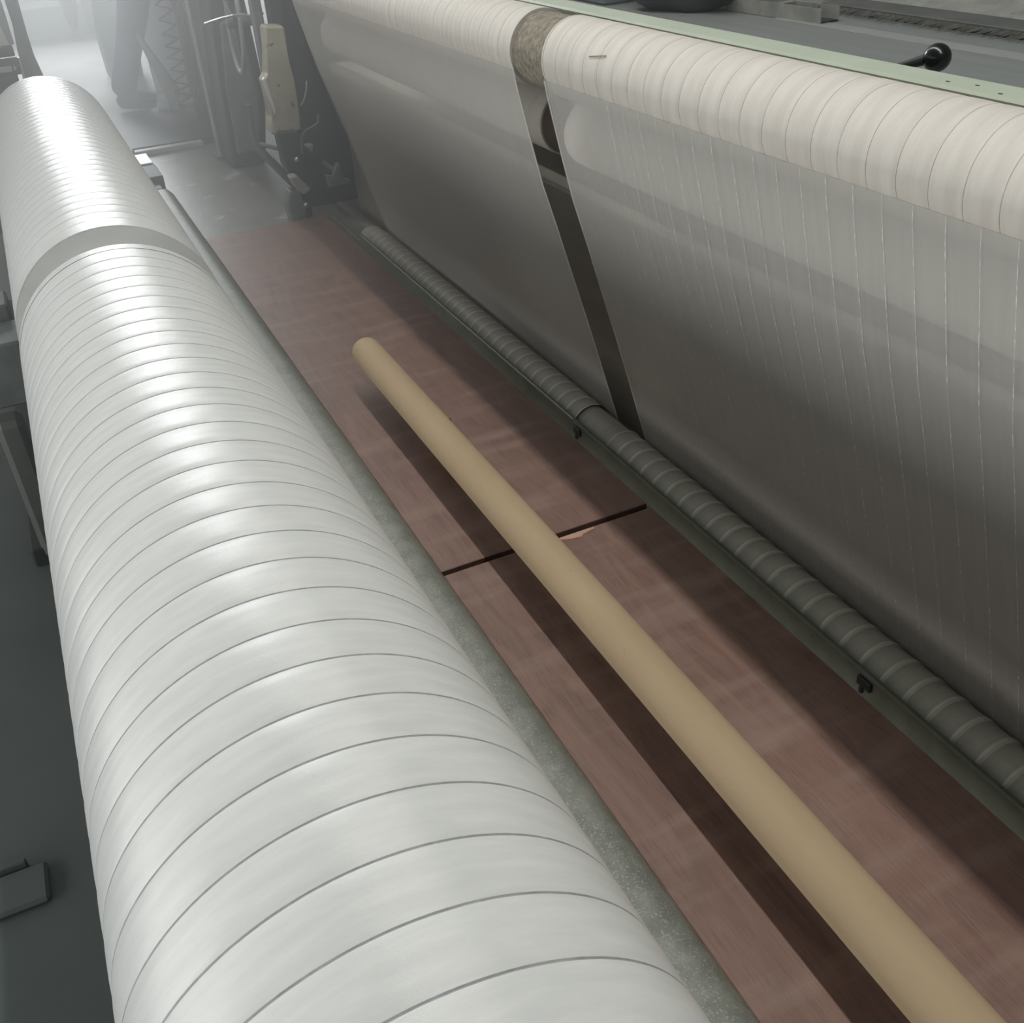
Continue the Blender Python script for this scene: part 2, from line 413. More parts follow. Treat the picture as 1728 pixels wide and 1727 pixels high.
# two dark specks on the far roll
# left machine: stands, clamp blocks
ls = empty('roll_stand', (-0.24, 2.95, -0.42))
tag(ls, 'grey iron clamp stand holding the white roll on its left side', 'machine stand')
box_obj('clamp_block', (-0.34, -0.165, 2.84, 3.02, 0.03, 0.205), 'grey_iron', 0.006, ls)
box_obj('clamp_block', (-0.34, -0.190, 3.03, 3.16, 0.06, 0.245), 'grey_iron', 0.006, ls)
box_obj('stand_leg', (-0.30, -0.232, 2.74, 2.83, -0.40, 0.03), 'grey_dark', 0.015, ls)
box_obj('bearing_arm', (-0.02, 0.15, 4.24, 4.34, -0.42, 0.40), 'black_iron', 0.006, ls)
prism_obj('bearing_cap', [(-0.02, 0.40), (0.15, 0.40), (0.13, 0.475), (0.0, 0.475)], 4.24, 4.34, 'black_iron', 0.003, ls)
box_obj('base_bar', (-0.33, 0.15, 2.75, 4.34, -0.42, -0.36), 'black_iron', 0.006, ls)
lb = empty('pit_box', (-0.40, 1.4, -0.42))
tag(lb, 'dim low metal box in the dark pit left of the near roll', 'box')
box_obj('box_body', (-0.62, -0.375, 1.54, 1.64, -0.42, -0.405), 'pit', 0.006, lb)
box_obj('box_lip', (-0.62, -0.41, 1.643, 1.655, -0.42, -0.395), 'pit', 0.003, lb)

# ------------------------------------------------------------------ cardboard tube
TX, TZ, TR = 0.6422, 0.109, 0.0393
ct = put('cardboard_tube', finish(lathe([(-0.35, TR - 0.006), (-0.35, TR - 0.001), (-0.347, TR), (2.474, TR), (2.478, TR - 0.001), (2.478, TR - 0.006), (-0.35, TR - 0.006)], 64), 'kraft', 40), None, (TX, 0, TZ))
tag(ct, 'long tan cardboard tube lying along the plywood walkway', 'cardboard tube')
for yy in (0.12, 2.02):
    bm = bmesh.new(); add_box(bm, 0.662, 0.70, yy, yy + 0.09, 0.0, TZ - math.sqrt(TR ** 2 - 0.0385 ** 2), 0.002)
    put('packing_block', bm_mesh(bm, 'packing_block', 'kraft_dark'), ct)
    # block reaches under the tube

# ------------------------------------------------------------------ lower green beam and ribbed roller
lb2 = empty('floor_beam', (0.985, 1.5, -0.02))
tag(lb2, 'dark green iron beam on the floor along the right side of the plywood', 'beam')
bm = bmesh.new()
add_prism(bm, [(0.979, -0.02), (0.979, 0.046), (0.982, 0.050), (0.988, 0.050), (0.991, 0.046), (0.991, -0.02)], -0.9, 3.62)
put('beam_web', bm_mesh(bm, 'beam_web', 'green_beam'), lb2)
bm = bmesh.new()
add_prism(bm, [(0.980, -0.02), (0.980, 0.020), (0.984, 0.026), (0.992, 0.026), (0.992, -0.02)], 3.62, 4.05)
put('beam_end', bm_mesh(bm, 'beam_end', 'green_beam'), lb2)
box_obj('edge_glint', (0.9795, 0.9835, 1.95, 3.60, 0.0495, 0.0512), 'steel', 0.0005, lb2)['label'] = 'bright strip standing in for far light glinting on the top edge'  # steel strip added to give the beam edge its reflection of the far window
for yy in (1.92, 0.925):
    bm = bmesh.new()
    add_box(bm, 0.972, 0.9785, yy - 0.016, yy + 0.016, 0.024, 0.042, 0.002)
    add_box(bm, 0.973, 0.9785, yy + 0.002, yy + 0.010, 0.008, 0.024, 0.002)
    put('clip', bm_mesh(bm, 'clip', 'black_iron'), lb2)['label'] = 'small black clip'

BX, BZ, BR = 1.043, 0.006, 0.050
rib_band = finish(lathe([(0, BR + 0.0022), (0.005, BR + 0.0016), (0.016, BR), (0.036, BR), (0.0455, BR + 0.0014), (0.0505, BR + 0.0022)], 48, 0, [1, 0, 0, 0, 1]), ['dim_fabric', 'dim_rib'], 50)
rr = empty('ribbed_roller', (BX, 0, BZ - BR))
tag(rr, 'grey ribbed cloth roller in shadow behind the floor beam, under both sheets', 'roller')
y = -0.5
while y < 3.55:
    if not (1.775 < y < 1.93):
        put('roller_rib', rib_band, rr, (0, y, BR))
    y += 0.0505
put('roller_core', finish(lathe([(-0.8, 0.0), (-0.8, BR - 0.003), (3.68, BR - 0.003), (3.68, 0.0)], 48), 'dim_fabric', 40), rr, (0, 0, BR))

# ------------------------------------------------------------------ top rolls
RXc, RZc, RR = 0.935, 0.878, 0.071
top_band = band_mesh(0.0496, RR, 0.0012, 0.0006, ['beige_fabric', 'beige_seam'], 72, 0.0001)
fabric_roll('cloth_roll', RXc, RZc, RR, -0.35, 1.790, 0.0496, 1.7355, top_band, ['beige_fabric', 'hem'], 0.0655,
            'beige ringed cloth roll along the top right, on the near side of the gap', 'cloth roll', 'beige top rolls')
fabric_roll('cloth_roll', RXc, RZc, RR, 1.925, 3.62, 0.0496, 1.93, top_band, ['beige_fabric', 'hem'], 0.0655,
            'beige cloth roll at the top, past the gap, towards the loom frame', 'cloth roll', 'beige top rolls')
tc_ = put('roll_core', finish(lathe([(-0.6, 0), (-0.6, 0.066), (3.66, 0.066), (3.66, 0)], 64), 'felt', 40), None, (RXc, 0, RZc))
tag(tc_, 'mottled grey brown core seen in the gap between the beige top rolls', 'roller core')
# loose thread scratches on the near roll
bm = bmesh.new()
for (y_, a_, l_) in ((1.62, -1.12, 0.05), (0.62, -2.15, 0.06)):
    pts = [(RXc + (RR + 0.0012) * math.sin(a_ + 0.02 * k), y_ - l_ * k / 5, RZc + (RR + 0.0012) * math.cos(a_ + 0.02 * k)) for k in range(6)]
    add_tube(bm, pts, 0.0008, 6)
tag(put('loose_thread', bm_mesh(bm, 'loose_thread', 'kraft_dark')), 'short loose dark thread lying across the near beige top roll', 'thread')

# ------------------------------------------------------------------ hanging sheets
PROF = [(0.8696, 0.848), (0.8735, 0.825), (0.8800, 0.795), (0.8890, 0.755), (0.8990, 0.710), (0.9200, 0.622), (0.9480, 0.530),
        (0.9770, 0.430), (1.0080, 0.325), (1.0390, 0.215), (1.0690, 0.105), (1.0885, 0.035), (1.0960, 0.000)]
def strip_mesh(ys, mk, off=0.0, rip=0.0):
    vs, fs = [], []
    n = len(ys)
    for i, (x, z) in enumerate(PROF):
        for j, yy in enumerate(ys):
            dx = rip * math.sin(yy * 9.0 + z * 3) * math.sin(PI * i / (len(PROF) - 1))
            vs.append((x - off + dx, yy, z - off * 0.25))
    for i in range(len(PROF) - 1):
        for j in range(n - 1):
            fs.append((i * n + j, i * n + j + 1, (i + 1) * n + j + 1, (i + 1) * n + j))
    me = bpy.data.meshes.new('strip'); me.from_pydata(vs, [], fs)
    return finish(me, mk, 60)
def sheet(y0, y1, label, thread_ys):
    n = max(3, int((y1 - y0) / 0.06))
    root = empty('mesh_sheet', (1.09, y0, 0.0))
    tag(root, label, 'fabric sheet', 'mesh sheets under the beige rolls')
    put('cloth', strip_mesh([y0 + (y1 - y0) * j / n for j in range(n + 1)], 'sheet', 0, 0.0015), root)
    put('hem', strip_mesh([y0 - 0.0015, y0 + 0.0055], 'hem', 0.0012), root)
    put('hem', strip_mesh([y1 - 0.0055, y1 + 0.0015], 'hem', 0.0012), root)
    for ty in thread_ys:
        put('selvedge_thread', strip_mesh([ty - 0.0005, ty + 0.0005], 'thread', 0.0030), root)
    return root
sheet(-0.3, 1.792, 'grey see-through mesh sheet on the near side of the gap, with white thread lines', [0.02 + 0.0496 * k for k in range(32)])
sheet(1.923, 3.60, 'grey see-through mesh sheet beyond the gap, next to the loom frame', [])

# ------------------------------------------------------------------ things behind the sheets
def plain_roll(cx, cz, r, y0, y1, mk, face, rim, label):
    root = empty('backing_roll', (cx, y0, cz - r)); tag(root, label, 'cloth roll', 'rolls behind the sheets')
    put('roll_body', finish(lathe([(y0, r - 0.004), (y0, r), (y0 + 0.004, r), (y1 - 0.004, r), (y1, r), (y1, r - 0.004)], 64, 0, [1, 1, 0, 1, 1]), [mk, rim], 40), root, (0, -y0, r))
    for yy in (y0 + 0.002, y1 - 0.002):
        put('end_disc', finish(lathe([(yy, 0.0), (yy, r - 0.0038)], 48), face, 40), root, (0, -y0, r))
    return root
plain_roll(1.007, 0.725, 0.067, 1.965, 3.58, 'beige_fabric', 'brown_card', 'hem', 'grey cloth roll with brown end disc and white rim, in the gap behind the sheets')
plain_roll(1.007, 0.725, 0.067, -0.4, 1.862, 'beige_fabric', 'brown_card', 'hem', 'grey cloth roll showing through the near mesh sheet')
lt = empty('back_ledge', (1.13, 1.8, 0.5)); tag(lt, 'worn pale ledge bar below the rear rolls, behind the sheets', 'ledge')
bm = bmesh.new(); add_box(bm, 1.105, 1.20, -0.6, 4.15, 0.515, 0.545, 0.003); put('ledge_bar', bm_mesh(bm, 'ledge_bar', 'ledge'), lt)
bm = bmesh.new(); add_box(bm, 1.102, 1.1045, -0.6, 4.15, 0.510, 0.521, 0.001); put('bright_edge', bm_mesh(bm, 'bright_edge', 'galv'), lt)
bp = box_obj('back_plate', (1.14, 1.16, -0.6, 4.15, -0.02, 0.515), 'board_back', 0.002)
tag(bp, 'dark machine plate seen in the gap between the hanging sheets', 'machine plate')

# ------------------------------------------------------------------ green rail, ball lever, table behind
gr = empty('green_rail', (1.06, 1.5, 0.85)); tag(gr, 'pale green painted rail running behind the beige top rolls', 'rail')
bm = bmesh.new()
add_prism(bm, [(1.052, 0.80), (1.052, 0.905), (1.034, 0.9235), (1.0335, 0.926), (1.037, 0.930), (1.086, 0.930), (1.089, 0.927), (1.089, 0.80)], -0.8, 4.3)
put('rail_body', bm_mesh(bm, 'rail_body', 'green_paint'), gr)
for (yy, xx) in ((0.93, 1.045), (0.98, 1.06), (1.02, 1.052), (0.72, 1.066), (0.70, 1.07)):
    bm = bmesh.new(); add_box(bm, xx - 0.0015, xx + 0.0015, yy - 0.003, yy + 0.003, 0.9295, 0.9306, 0.0003)
    put('paint_chip', bm_mesh(bm, 'paint_chip', 'black_iron'), gr)
for o in gr.children:
    if o.name.startswith('paint_chip'): o['label'] = 'dark paint chip'

lv = empty('ball_lever', (1.20, 1.19, 0.80)); tag(lv, 'black ball-headed lever sticking up behind the green rail', 'lever')
bm = bmesh.new(); add_sphere(bm, (1.20, 1.190, 0.9175), 0.0195, 32, 20)
put('ball_knob', bm_mesh(bm, 'ball_knob', 'black', 60), lv)
tube_obj('lever_rod', [(1.11, 1.315, 0.80), (1.13, 1.29, 0.868), (1.165, 1.235, 0.902), (1.19, 1.203, 0.9145)], [0.004, 0.004, 0.005, 0.0075], 'dark_iron', lv, 12)

tb = empty('machine_table', (1.7, 1.5, 0.70)); tag(tb, 'flat grey steel machine table behind the green rail, top right', 'machine table')
box_obj('table_top', (1.10, 2.12, -0.5, 3.30, 0.74, 0.78), 'table_grey', 0.002, tb)
box_obj('table_band', (1.832, 1.885, -0.5, 2.40, 0.7795, 0.7815), 'table_band', 0.0005, tb)
box_obj('table_leg', (1.20, 1.30, 3.0, 3.1, -0.02, 0.74), 'dark_iron', 0.004, tb)
box_obj('table_leg', (2.0, 2.1, 3.0, 3.1, -0.02, 0.74), 'dark_iron', 0.004, tb)
box_obj('table_leg', (1.20, 1.30, 0.0, 0.1, -0.02, 0.74), 'dark_iron', 0.004, tb)
box_obj('table_leg', (2.0, 2.1, 0.0, 0.1, -0.02, 0.74), 'dark_iron', 0.004, tb)

br = empty('brush_strip', (2.0, 1.5, 0.78)); tag(br, 'long dark bristle brush strip lying across the grey machine table', 'brush')
box_obj('brush_back', (2.00, 2.10, 0.2, 2.42, 0.7805, 0.800), 'grey_dark', 0.002, br)
bm = bmesh.new()
yy = 0.9
while yy < 2.40:
    L_ = random.uniform(0.035, 0.06); a = random.uniform(-0.02, 0.02)
    p0 = Vector((2.0, yy, 0.792)); p1 = Vector((2.0 - L_, yy + a + 0.012, 0.7825))
    wv = 0.0022
    f = [bm.verts.new(p0 + Vector((0, -wv, 0))), bm.verts.new(p0 + Vector((0, wv, 0))), bm.verts.new(p1)]
    g = bm.verts.new(p0 + Vector((0, 0, 0.004)))
    bm.faces.new(f); bm.faces.new((f[0], g, f[2])); bm.faces.new((f[1], g, f[2]))
    yy += random.uniform(0.004, 0.011)
tag(put('bristles', bm_mesh(bm, 'bristles', 'bristle'), br), kind='stuff')

mb = empty('metal_beam', (2.25, 1.5, 0.7)); tag(mb, 'scratched pale metal beam at the top right edge, beyond the brush', 'beam')
bm = bmesh.new(); add_prism(bm, [(2.14, 0.70), (2.14, 0.782), (2.146, 0.790), (2.33, 0.830), (2.33, 0.70)], -0.5, 3.4); put('beam_body', bm_mesh(bm, 'beam_body', 'galv'), mb)
bm = bmesh.new(); add_box(bm, 2.33, 2.60, -0.5, 3.4, 0.70, 0.865, 0.004); put('beam_cover', bm_mesh(bm, 'beam_cover', 'cream_paint'), mb)

ch = empty('steel_channel', (1.9, 2.4, 0.78)); tag(ch, 'short open-ended steel channel lying on the grey machine table', 'steel channel')
def rot_box(bm, a, b, wd, z0, z1):
    a = Vector(a); b = Vector(b); t = (b - a).normalized(); n = Vector((-t.y, t.x)) * wd
    q = [a, b, b + n, a + n]
    lo = [bm.verts.new((p.x, p.y, z0)) for p in q]; hi = [bm.verts.new((p.x, p.y, z1)) for p in q]
    bm.faces.new(lo[::-1]); bm.faces.new(hi)
    for i in range(4): bm.faces.new((lo[i], lo[(i + 1) % 4], hi[(i + 1) % 4], hi[i]))
A_, B_ = (1.858, 2.240), (1.84, 2.62)
bm = bmesh.new(); rot_box(bm, A_, B_, 0.004, 0.781, 0.815); put('side_flange', bm_mesh(bm, 'side_flange', 'galv'), ch)
bm = bmesh.new(); rot_box(bm, (1.915, 2.243), (1.897, 2.623), 0.004, 0.781, 0.815); put('side_flange', bm_mesh(bm, 'side_flange', 'galv'), ch)
bm = bmesh.new(); rot_box(bm, (1.915, 2.243), (1.897, 2.623), 0.058, 0.781, 0.785); put('web_plate', bm_mesh(bm, 'web_plate', 'dark_iron'), ch)
bm = bmesh.new(); rot_box(bm, (1.915, 2.40), (1.913, 2.42), 0.058, 0.785, 0.815); put('cross_bar', bm_mesh(bm, 'cross_bar', 'galv'), ch)

# dark cloth bundle
def lumpy(name, c, sc, mk, seed, amp=0.25, n=3):
    bm = bmesh.new(); bmesh.ops.create_icosphere(bm, subdivisions=n, radius=1)
    rnd = random.Random(seed); ph = [rnd.uniform(0, 6) for _ in range(6)]
    for v in bm.verts:
        p = v.co
        k = 1 + amp * (math.sin(3 * p.x + ph[0]) * math.sin(2.5 * p.y + ph[1]) + 0.5 * math.sin(6 * p.z + 5 * p.x + ph[2]))
        v.co = Vector((p.x * sc[0] * k, p.y * sc[1] * k, max(p.z * sc[2] * k, -sc[2] * 0.85))) + Vector(c)
    return put(name, bm_mesh(bm, name, mk, 80))
tag(lumpy('cloth_bundle', (1.80, 2.76, 0.846), (0.12, 0.16, 0.075), 'dark_iron', 3), 'dark rumpled cloth bundle lying on the table beside the steel channel', 'cloth')
db = empty('machine_box', (1.80, 3.2, 0.78)); tag(db, 'dark steel machine box at the back of the grey table', 'machine box')
box_obj('box_body', (1.66, 2.05, 2.99, 3.25, 0.781, 0.98), 'blue_grey', 0.006, db)
box_obj('box_lid', (1.655, 2.055, 2.985, 3.255, 0.981, 0.99), 'grey_iron', 0.002, db)
box_obj('latch', (1.72, 1.735, 2.980, 2.9895, 0.83, 0.86), 'steel', 0.002, db)
pp = empty('guard_panel', (1.5, 3.6, 0.0)); tag(pp, 'pale green guard panel beyond the green rail at the top', 'panel')
box_obj('panel_sheet', (1.28, 1.95, 3.55, 3.57, 0.0, 1.02), 'green_paint', 0.004, pp)
box_obj('panel_frame', (1.24, 1.28, 3.53, 3.59, -0.02, 1.05), 'grey_iron', 0.003, pp)
box_obj('panel_frame', (1.95, 1.99, 3.53, 3.59, -0.02, 1.05), 'grey_iron', 0.003, pp)

# ------------------------------------------------------------------ loom side frame at the far end of the sheets
lf = empty('loom_frame', (0.95, 4.2, -0.02)); tag(lf, 'dark iron loom side frame with a cream cast leg beside the far sheet', 'loom frame')
prism_obj('side_plate', [(0.975, -0.02), (0.965, 0.30), (0.985, 0.62), (1.0, 0.80), (1.75, 0.80), (1.75, -0.02)], 4.30, 4.36, 'black_iron', 0.005, lf)
prism_obj('cast_leg', [(0.897, 0.696), (0.971, 0.687), (0.966, 0.563), (0.973, 0.489), (0.973, 0.337), (0.967, 0.306), (0.935, 0.322), (0.875, 0.318), (0.846, 0.31), (0.853, 0.355), (0.869, 0.383), (0.862, 0.45), (0.855, 0.515), (0.883, 0.521)], 4.20, 4.29, 'cream_paint', 0.008, lf)['label'] = 'cream painted cast leg'
prism_obj('cast_flange', [(0.849, 0.516), (0.860, 0.524), (0.880, 0.40), (0.872, 0.383)], 4.185, 4.205, 'white_paint', 0.002, lf)
prism_obj('lower_leg', [(0.868, 0.325), (0.950, 0.318), (0.940, 0.221), (0.958, 0.175), (0.953, 0.084), (0.948, -0.02), (0.914, -0.02), (0.908, 0.119), (0.875, 0.186)], 4.17, 4.26, 'dark_iron', 0.006, lf)
prism_obj('pale_foot', [(0.869, 0.165), (0.902, 0.167), (0.930, 0.127), (0.948, 0.103), (0.917, 0.086), (0.892, 0.107)], 4.115, 4.17, 'pale_iron', 0.006, lf)
prism_obj('foot_block', [(0.862, 0.112), (0.902, 0.100), (0.912, 0.040), (0.915, -0.02), (0.848, -0.02), (0.845, 0.061)], 4.12, 4.19, 'grey_iron', 0.006, lf)
for x, z in ((0.909, 0.228), (0.913, 0.051)):
    bm = bmesh.new(); add_sphere(bm, (x, 4.105, z), 0.011, 12, 8); add_tube(bm, [(x, 4.105, z), (x, 4.175, z)], 0.006, 8)
    put('bolt', bm_mesh(bm, 'bolt', 'steel', 50), lf)['label'] = 'shiny bolt head'
tube_obj('brace', [(0.820, 4.4, 0.400), (0.814, 4.4, 0.290), (0.822, 4.4, 0.235), (0.838, 4.39, 0.205), (0.890, 4.36, 0.134), (0.945, 4.33, 0.05)], [0.010, 0.012, 0.016, 0.018, 0.018, 0.014], 'grey_iron', lf, 10)
tube_obj('cross_bar', [(0.827, 4.4, 0.245), (0.90, 4.28, 0.232)], 0.009, 'grey_iron', lf)
box_obj('upright', (0.888, 0.925, 4.32, 4.38, 0.45, 0.95), 'grey_iron', 0.004, lf)
box_obj('upright', (0.945, 1.02, 4.30, 4.36, 0.68, 0.98), 'dark_iron', 0.004, lf)
tube_obj('cable', [(1.020, 4.2, 0.487), (1.012, 4.19, 0.462), (1.002, 4.19, 0.435), (0.990, 4.19, 0.415), (0.982, 4.2, 0.404)], 0.0035, 'pale_iron', lf, 6)
tube_obj('cable', [(1.045, 4.2, 0.362), (1.035, 4.19, 0.33), (1.01, 4.18, 0.322), (0.979, 4.18, 0.312), (0.959, 4.18, 0.292), (0.950, 4.17, 0.262), (0.946, 4.16, 0.232)], 0.005, 'grey_iron', lf, 6)
prism_obj('bracket', [(0.984, 0.240), (1.016, 0.242), (1.006, 0.208)], 4.24, 4.29, 'pale_iron', 0.003, lf)
prism_obj('bracket', [(1.000, 0.165), (1.030, 0.150), (1.052, 0.200), (1.062, 0.200), (1.062, 0.140), (1.096, 0.130), (1.090, 0.118), (1.005, 0.114)], 4.05, 4.08, 'grey_iron', 0.003, lf)
tube_obj('tie_bar', [(1.06, 4.065, 0.15), (1.06, 4.32, 0.15)], 0.01, 'grey_iron', lf)

# gear box between post and frame, hand wheel, crank rod
gb = empty('gear_box', (0.93, 5.0, -0.02)); tag(gb, 'grey iron gear housing standing between the square post and loom frame', 'gear housing')
prism_obj('housing', [(0.83, -0.02), (0.99, -0.02), (1.05, 0.30), (1.02, 1.0), (0.90, 1.0), (0.85, 0.4)], 5.15, 5.45, 'dark_iron', 0.012, gb)
prism_obj('housing_cover', [(0.86, 0.05), (0.97, 0.05), (1.01, 0.30), (0.99, 0.62), (0.90, 0.62), (0.87, 0.34)], 5.125, 5.15, 'grey_iron', 0.01, gb)
hw = empty('hand_wheel', (0.882, 4.7, 0.475)); tag(hw, 'pale iron hand wheel rim hanging beside the loom frame', 'hand wheel')
bm = bmesh.new()
# ring in a nearly edge-on plane
c0 = Vector((0.886, 4.72, 0.66)); pts = []
ring = []
for k in range(40):
    a = 2 * PI * k / 40
    ring.append(c0 + Vector((0.012 * math.cos(a) + 0.012 * math.sin(a), 0.19 * math.cos(a), 0.19 * math.sin(a))))
add_tube(bm, ring + [ring[0]], 0.0095, 8, cap=False)
put('wheel_rim', bm_mesh(bm, 'wheel_rim', 'pale_iron', 60), hw)
for k in range(3):
    a = 2 * PI * k / 3 + 0.5
    tube_obj('spoke', [c0, c0 + Vector((0.0, 0.185 * math.cos(a), 0.185 * math.sin(a)))], 0.007, 'grey_iron', hw, 8)
tube_obj('hub', [c0 + Vector((-0.03, 0, 0)), c0 + Vector((0.10, 0, 0))], 0.022, 'grey_iron', hw, 14)
cr = empty('crank_rod', (0.85, 4.5, 0.66)); tag(cr, 'thin shiny bent crank rod reaching across the hand wheel', 'rod')
tube_obj('rod', [(0.729, 4.5, 0.694), (0.76, 4.5, 0.700), (0.80, 4.5, 0.706), (0.845, 4.5, 0.710)], 0.005, 'steel', cr, 8)
tube_obj('rod_hook', [(0.845, 4.5, 0.710), (0.89, 4.5, 0.707), (0.93, 4.5, 0.686), (0.938, 4.5, 0.700), (0.965, 4.5, 0.706)], 0.006, 'pale_iron', cr, 8)

# square post
po = empty('square_post', (0.88, 5.45, -0.02)); tag(po, 'square grey steel post standing on the floor past the plywood', 'post')
box_obj('post_body', (0.82, 0.90, 5.40, 5.49, -0.02, 1.30), 'grey_iron', 0.005, po)
box_obj('post_rib', (0.812, 0.824, 5.385, 5.40, -0.02, 1.30), 'pale_iron', 0.003, po)
box_obj('post_foot', (0.80, 0.93, 5.375, 5.50, -0.02, 0.0), 'grey_iron', 0.004, po)

# dark raised step with pale trim strip
st = empty('floor_step', (0.6, 6.2, -0.02)); tag(st, 'low dark floor step in front of the standing person', 'step')
box_obj('step_top', (0.28, 0.96, 5.80, 6.80, -0.0195, 0.012), 'black_iron', 0.004, st)
box_obj('trim_strip', (0.40, 0.80, 5.74, 5.795, -0.0195, 0.006), 'pale_iron', 0.003, st)['label'] = 'pale trim strip'

# bracket at the far end of the edge rail
bk = empty('rail_bracket', (0.45, 5.0, -0.02)); tag(bk, 'dark bracket with a white top plate at the far end of the edge rail', 'bracket')
box_obj('bracket_body', (0.395, 0.485, 4.96, 5.22, -0.0195, 0.055), 'black_iron', 0.004, bk)
box_obj('bracket_toe', (0.385, 0.46, 4.84, 4.955, -0.0195, 0.030), 'dark_iron', 0.004, bk)
box_obj('top_plate', (0.40, 0.478, 5.21, 5.42, 0.0555, 0.062), 'white_paint', 0.002, bk)
bm = bmesh.new(); add_sphere(bm, (0.43, 5.62, 0.035), 0.014, 12, 8); add_tube(bm, [(0.43, 5.62, 0.03), (0.43, 5.62, -0.019)], 0.006, 8)
tag(put('floor_bolt', bm_mesh(bm, 'floor_bolt', 'steel', 50)), 'small bright bolt standing beyond the white bracket plate', 'bolt')

# ------------------------------------------------------------------ zigzag wire and rope hanks
zz = empty('wire_spring', (0.84, 6.2, 0.05)); tag(zz, 'zigzag wire spring hanging beside brown rope, right of the person', 'spring')
pts = []
zs = [0.70, 0.66, 0.613, 0.58, 0.543, 0.505, 0.472, 0.440, 0.413, 0.385, 0.357, 0.330, 0.296, 0.268, 0.236, 0.205, 0.184, 0.150, 0.120, 0.085]
for i, z in enumerate(zs): pts.append((0.774 if i % 2 == 0 else 0.864, 6.2 + (0.02 if i % 2 else -0.02), z))
bm = bmesh.new()
for a, b in zip(pts, pts[1:]): add_tube(bm, [a, b], 0.0045, 6)
put('zigzag_wire', bm_mesh(bm, 'zigzag_wire', 'wire', 50), zz)
tube_obj('spring_rod', [(0.868, 6.2, -0.02), (0.868, 6.2, 0.9)], 0.007, 'rust', zz)
rp = empty('rope_hank', (0.90, 6.25, 0.0)); tag(rp, 'shaggy brown rope hank hanging between zigzag wire and square post', 'rope')
bm = bmesh.new()
for k in range(34):
    x0 = random.uniform(0.878, 0.955); y0 = random.uniform(6.15, 6.3)
    pts = [(x0 + random.uniform(-0.02, 0.02), y0 + random.uniform(-0.02, 0.02), -0.015 + j * 0.09) for j in range(11)]
    add_tube(bm, pts, 0.006, 5)
tag(put('rope_strands', bm_mesh(bm, 'rope_strands', 'rust', 60), rp), kind='stuff')

# ------------------------------------------------------------------ pale cloth, leaning bar behind the person
bs = empty('cloth_pile', (0.95, 7.6, 0)); tag(bs, 'pale bluish cloth roll standing behind the person and zigzag wire', 'cloth')
bm = bmesh.new()
add_tube(bm, [(1.02, 7.6, -0.02), (1.01, 7.6, 0.3), (0.99, 7.6, 0.7), (0.97, 7.6, 1.1)], [0.19, 0.19, 0.185, 0.18], 28)
put('cloth_body', bm_mesh(bm, 'cloth_body', 'pale_cloth', 60), bs)
tube_obj('cloth_core', [(0.97, 7.6, 1.05), (0.968, 7.6, 1.16)], 0.05, 'kraft_dark', bs, 18)
lbx = empty('leaning_board', (0.78, 6.7, 0)); tag(lbx, 'pale board leaning down to the floor behind the zigzag wire', 'board')
bm = bmesh.new(); add_prism(bm, [(0.690, 0.43), (0.706, 0.44), (0.860, 0.11), (0.835, -0.005), (0.80, -0.015)], 6.64, 6.665, 0.002)
put('board', bm_mesh(bm, 'board', 'pale_iron'), lbx)
bm = bmesh.new(); add_tube(bm, [(0.703, 6.63, 0.442), (0.86, 6.63, 0.115)], 0.006, 6); put('dark_edge', bm_mesh(bm, 'dark_edge', 'grey_iron', 50), lbx)

# white dusty bag at the foot
tag(lumpy('dust_bag', (0.80, 6.74, 0.045), (0.075, 0.05, 0.05), 'pale_cloth', 9), 'small pale dusty bag lying beside the shoe of the person', 'bag')

# ------------------------------------------------------------------ far left machinery
fb = empty('machine_cabinet', (0.4, 11.1, -0.02)); tag(fb, 'low blue-grey machine cabinet at the far end with a white top rail', 'machine cabinet')
box_obj('cabinet_body', (-0.6, 1.5, 10.92, 11.6, -0.02, 0.235), 'blue_grey', 0.01, fb)
box_obj('cabinet_top', (-0.6, 1.5, 10.88, 11.6, 0.2355, 0.285), 'white_paint', 0.006, fb)
box_obj('cabinet_back', (-0.6, 1.5, 11.2, 11.6, 0.2855, 0.75), 'blue_grey', 0.006, fb)
box_obj('top_bar', (-0.6, 1.5, 10.90, 10.96, 0.35, 0.40), 'white_paint', 0.006, fb)
for xk in (0.0, 0.9): box_obj('bar_bracket', (xk, xk + 0.03, 10.93, 11.2, 0.30, 0.36), 'grey_iron', 0.003, fb)
def drape(poly, y, th, label):
    o = empty('hanging_cloth', (sum(p[0] for p in poly) / len(poly), y, min(p[1] for p in poly))); tag(o, label, 'cloth', 'white cloths at the far end')
    bm = bmesh.new(); add_prism(bm, poly, y - th, y + th, 0.008)
    put('cloth_fold', bm_mesh(bm, 'cloth_fold', 'white_paint'), o)
    return o
d1 = drape([(0.405, 0.60), (0.522, 0.60), (0.499, 0.423), (0.475, 0.36), (0.447, 0.330), (0.429, 0.39), (0.410, 0.474)], 8.0, 0.02, 'wide white cloth hanging to a point at the far left')
d2 = drape([(0.535, 0.60), (0.615, 0.60), (0.583, 0.347), (0.566, 0.332), (0.549, 0.334), (0.536, 0.46)], 8.0, 0.02, 'narrow white cloth hanging right beside the wide pointed one')
tube_obj('cloth_fold', [(0.46, 7.975, 0.60), (0.468, 7.975, 0.45), (0.455, 7.977, 0.36)], 0.008, 'white_paint', d1, 8)
bn = empty('dark_bin', (0.66, 8.3, -0.02)); tag(bn, 'dark bin standing behind the person beside the hanging white cloths', 'bin')
bm = bmesh.new(); add_prism(bm, [(0.62, -0.02), (0.84, -0.02), (0.87, 0.62), (0.60, 0.62)], 8.2, 8.5, 0.01)
put('bin_body', bm_mesh(bm, 'bin_body', 'blue_grey'), bn)
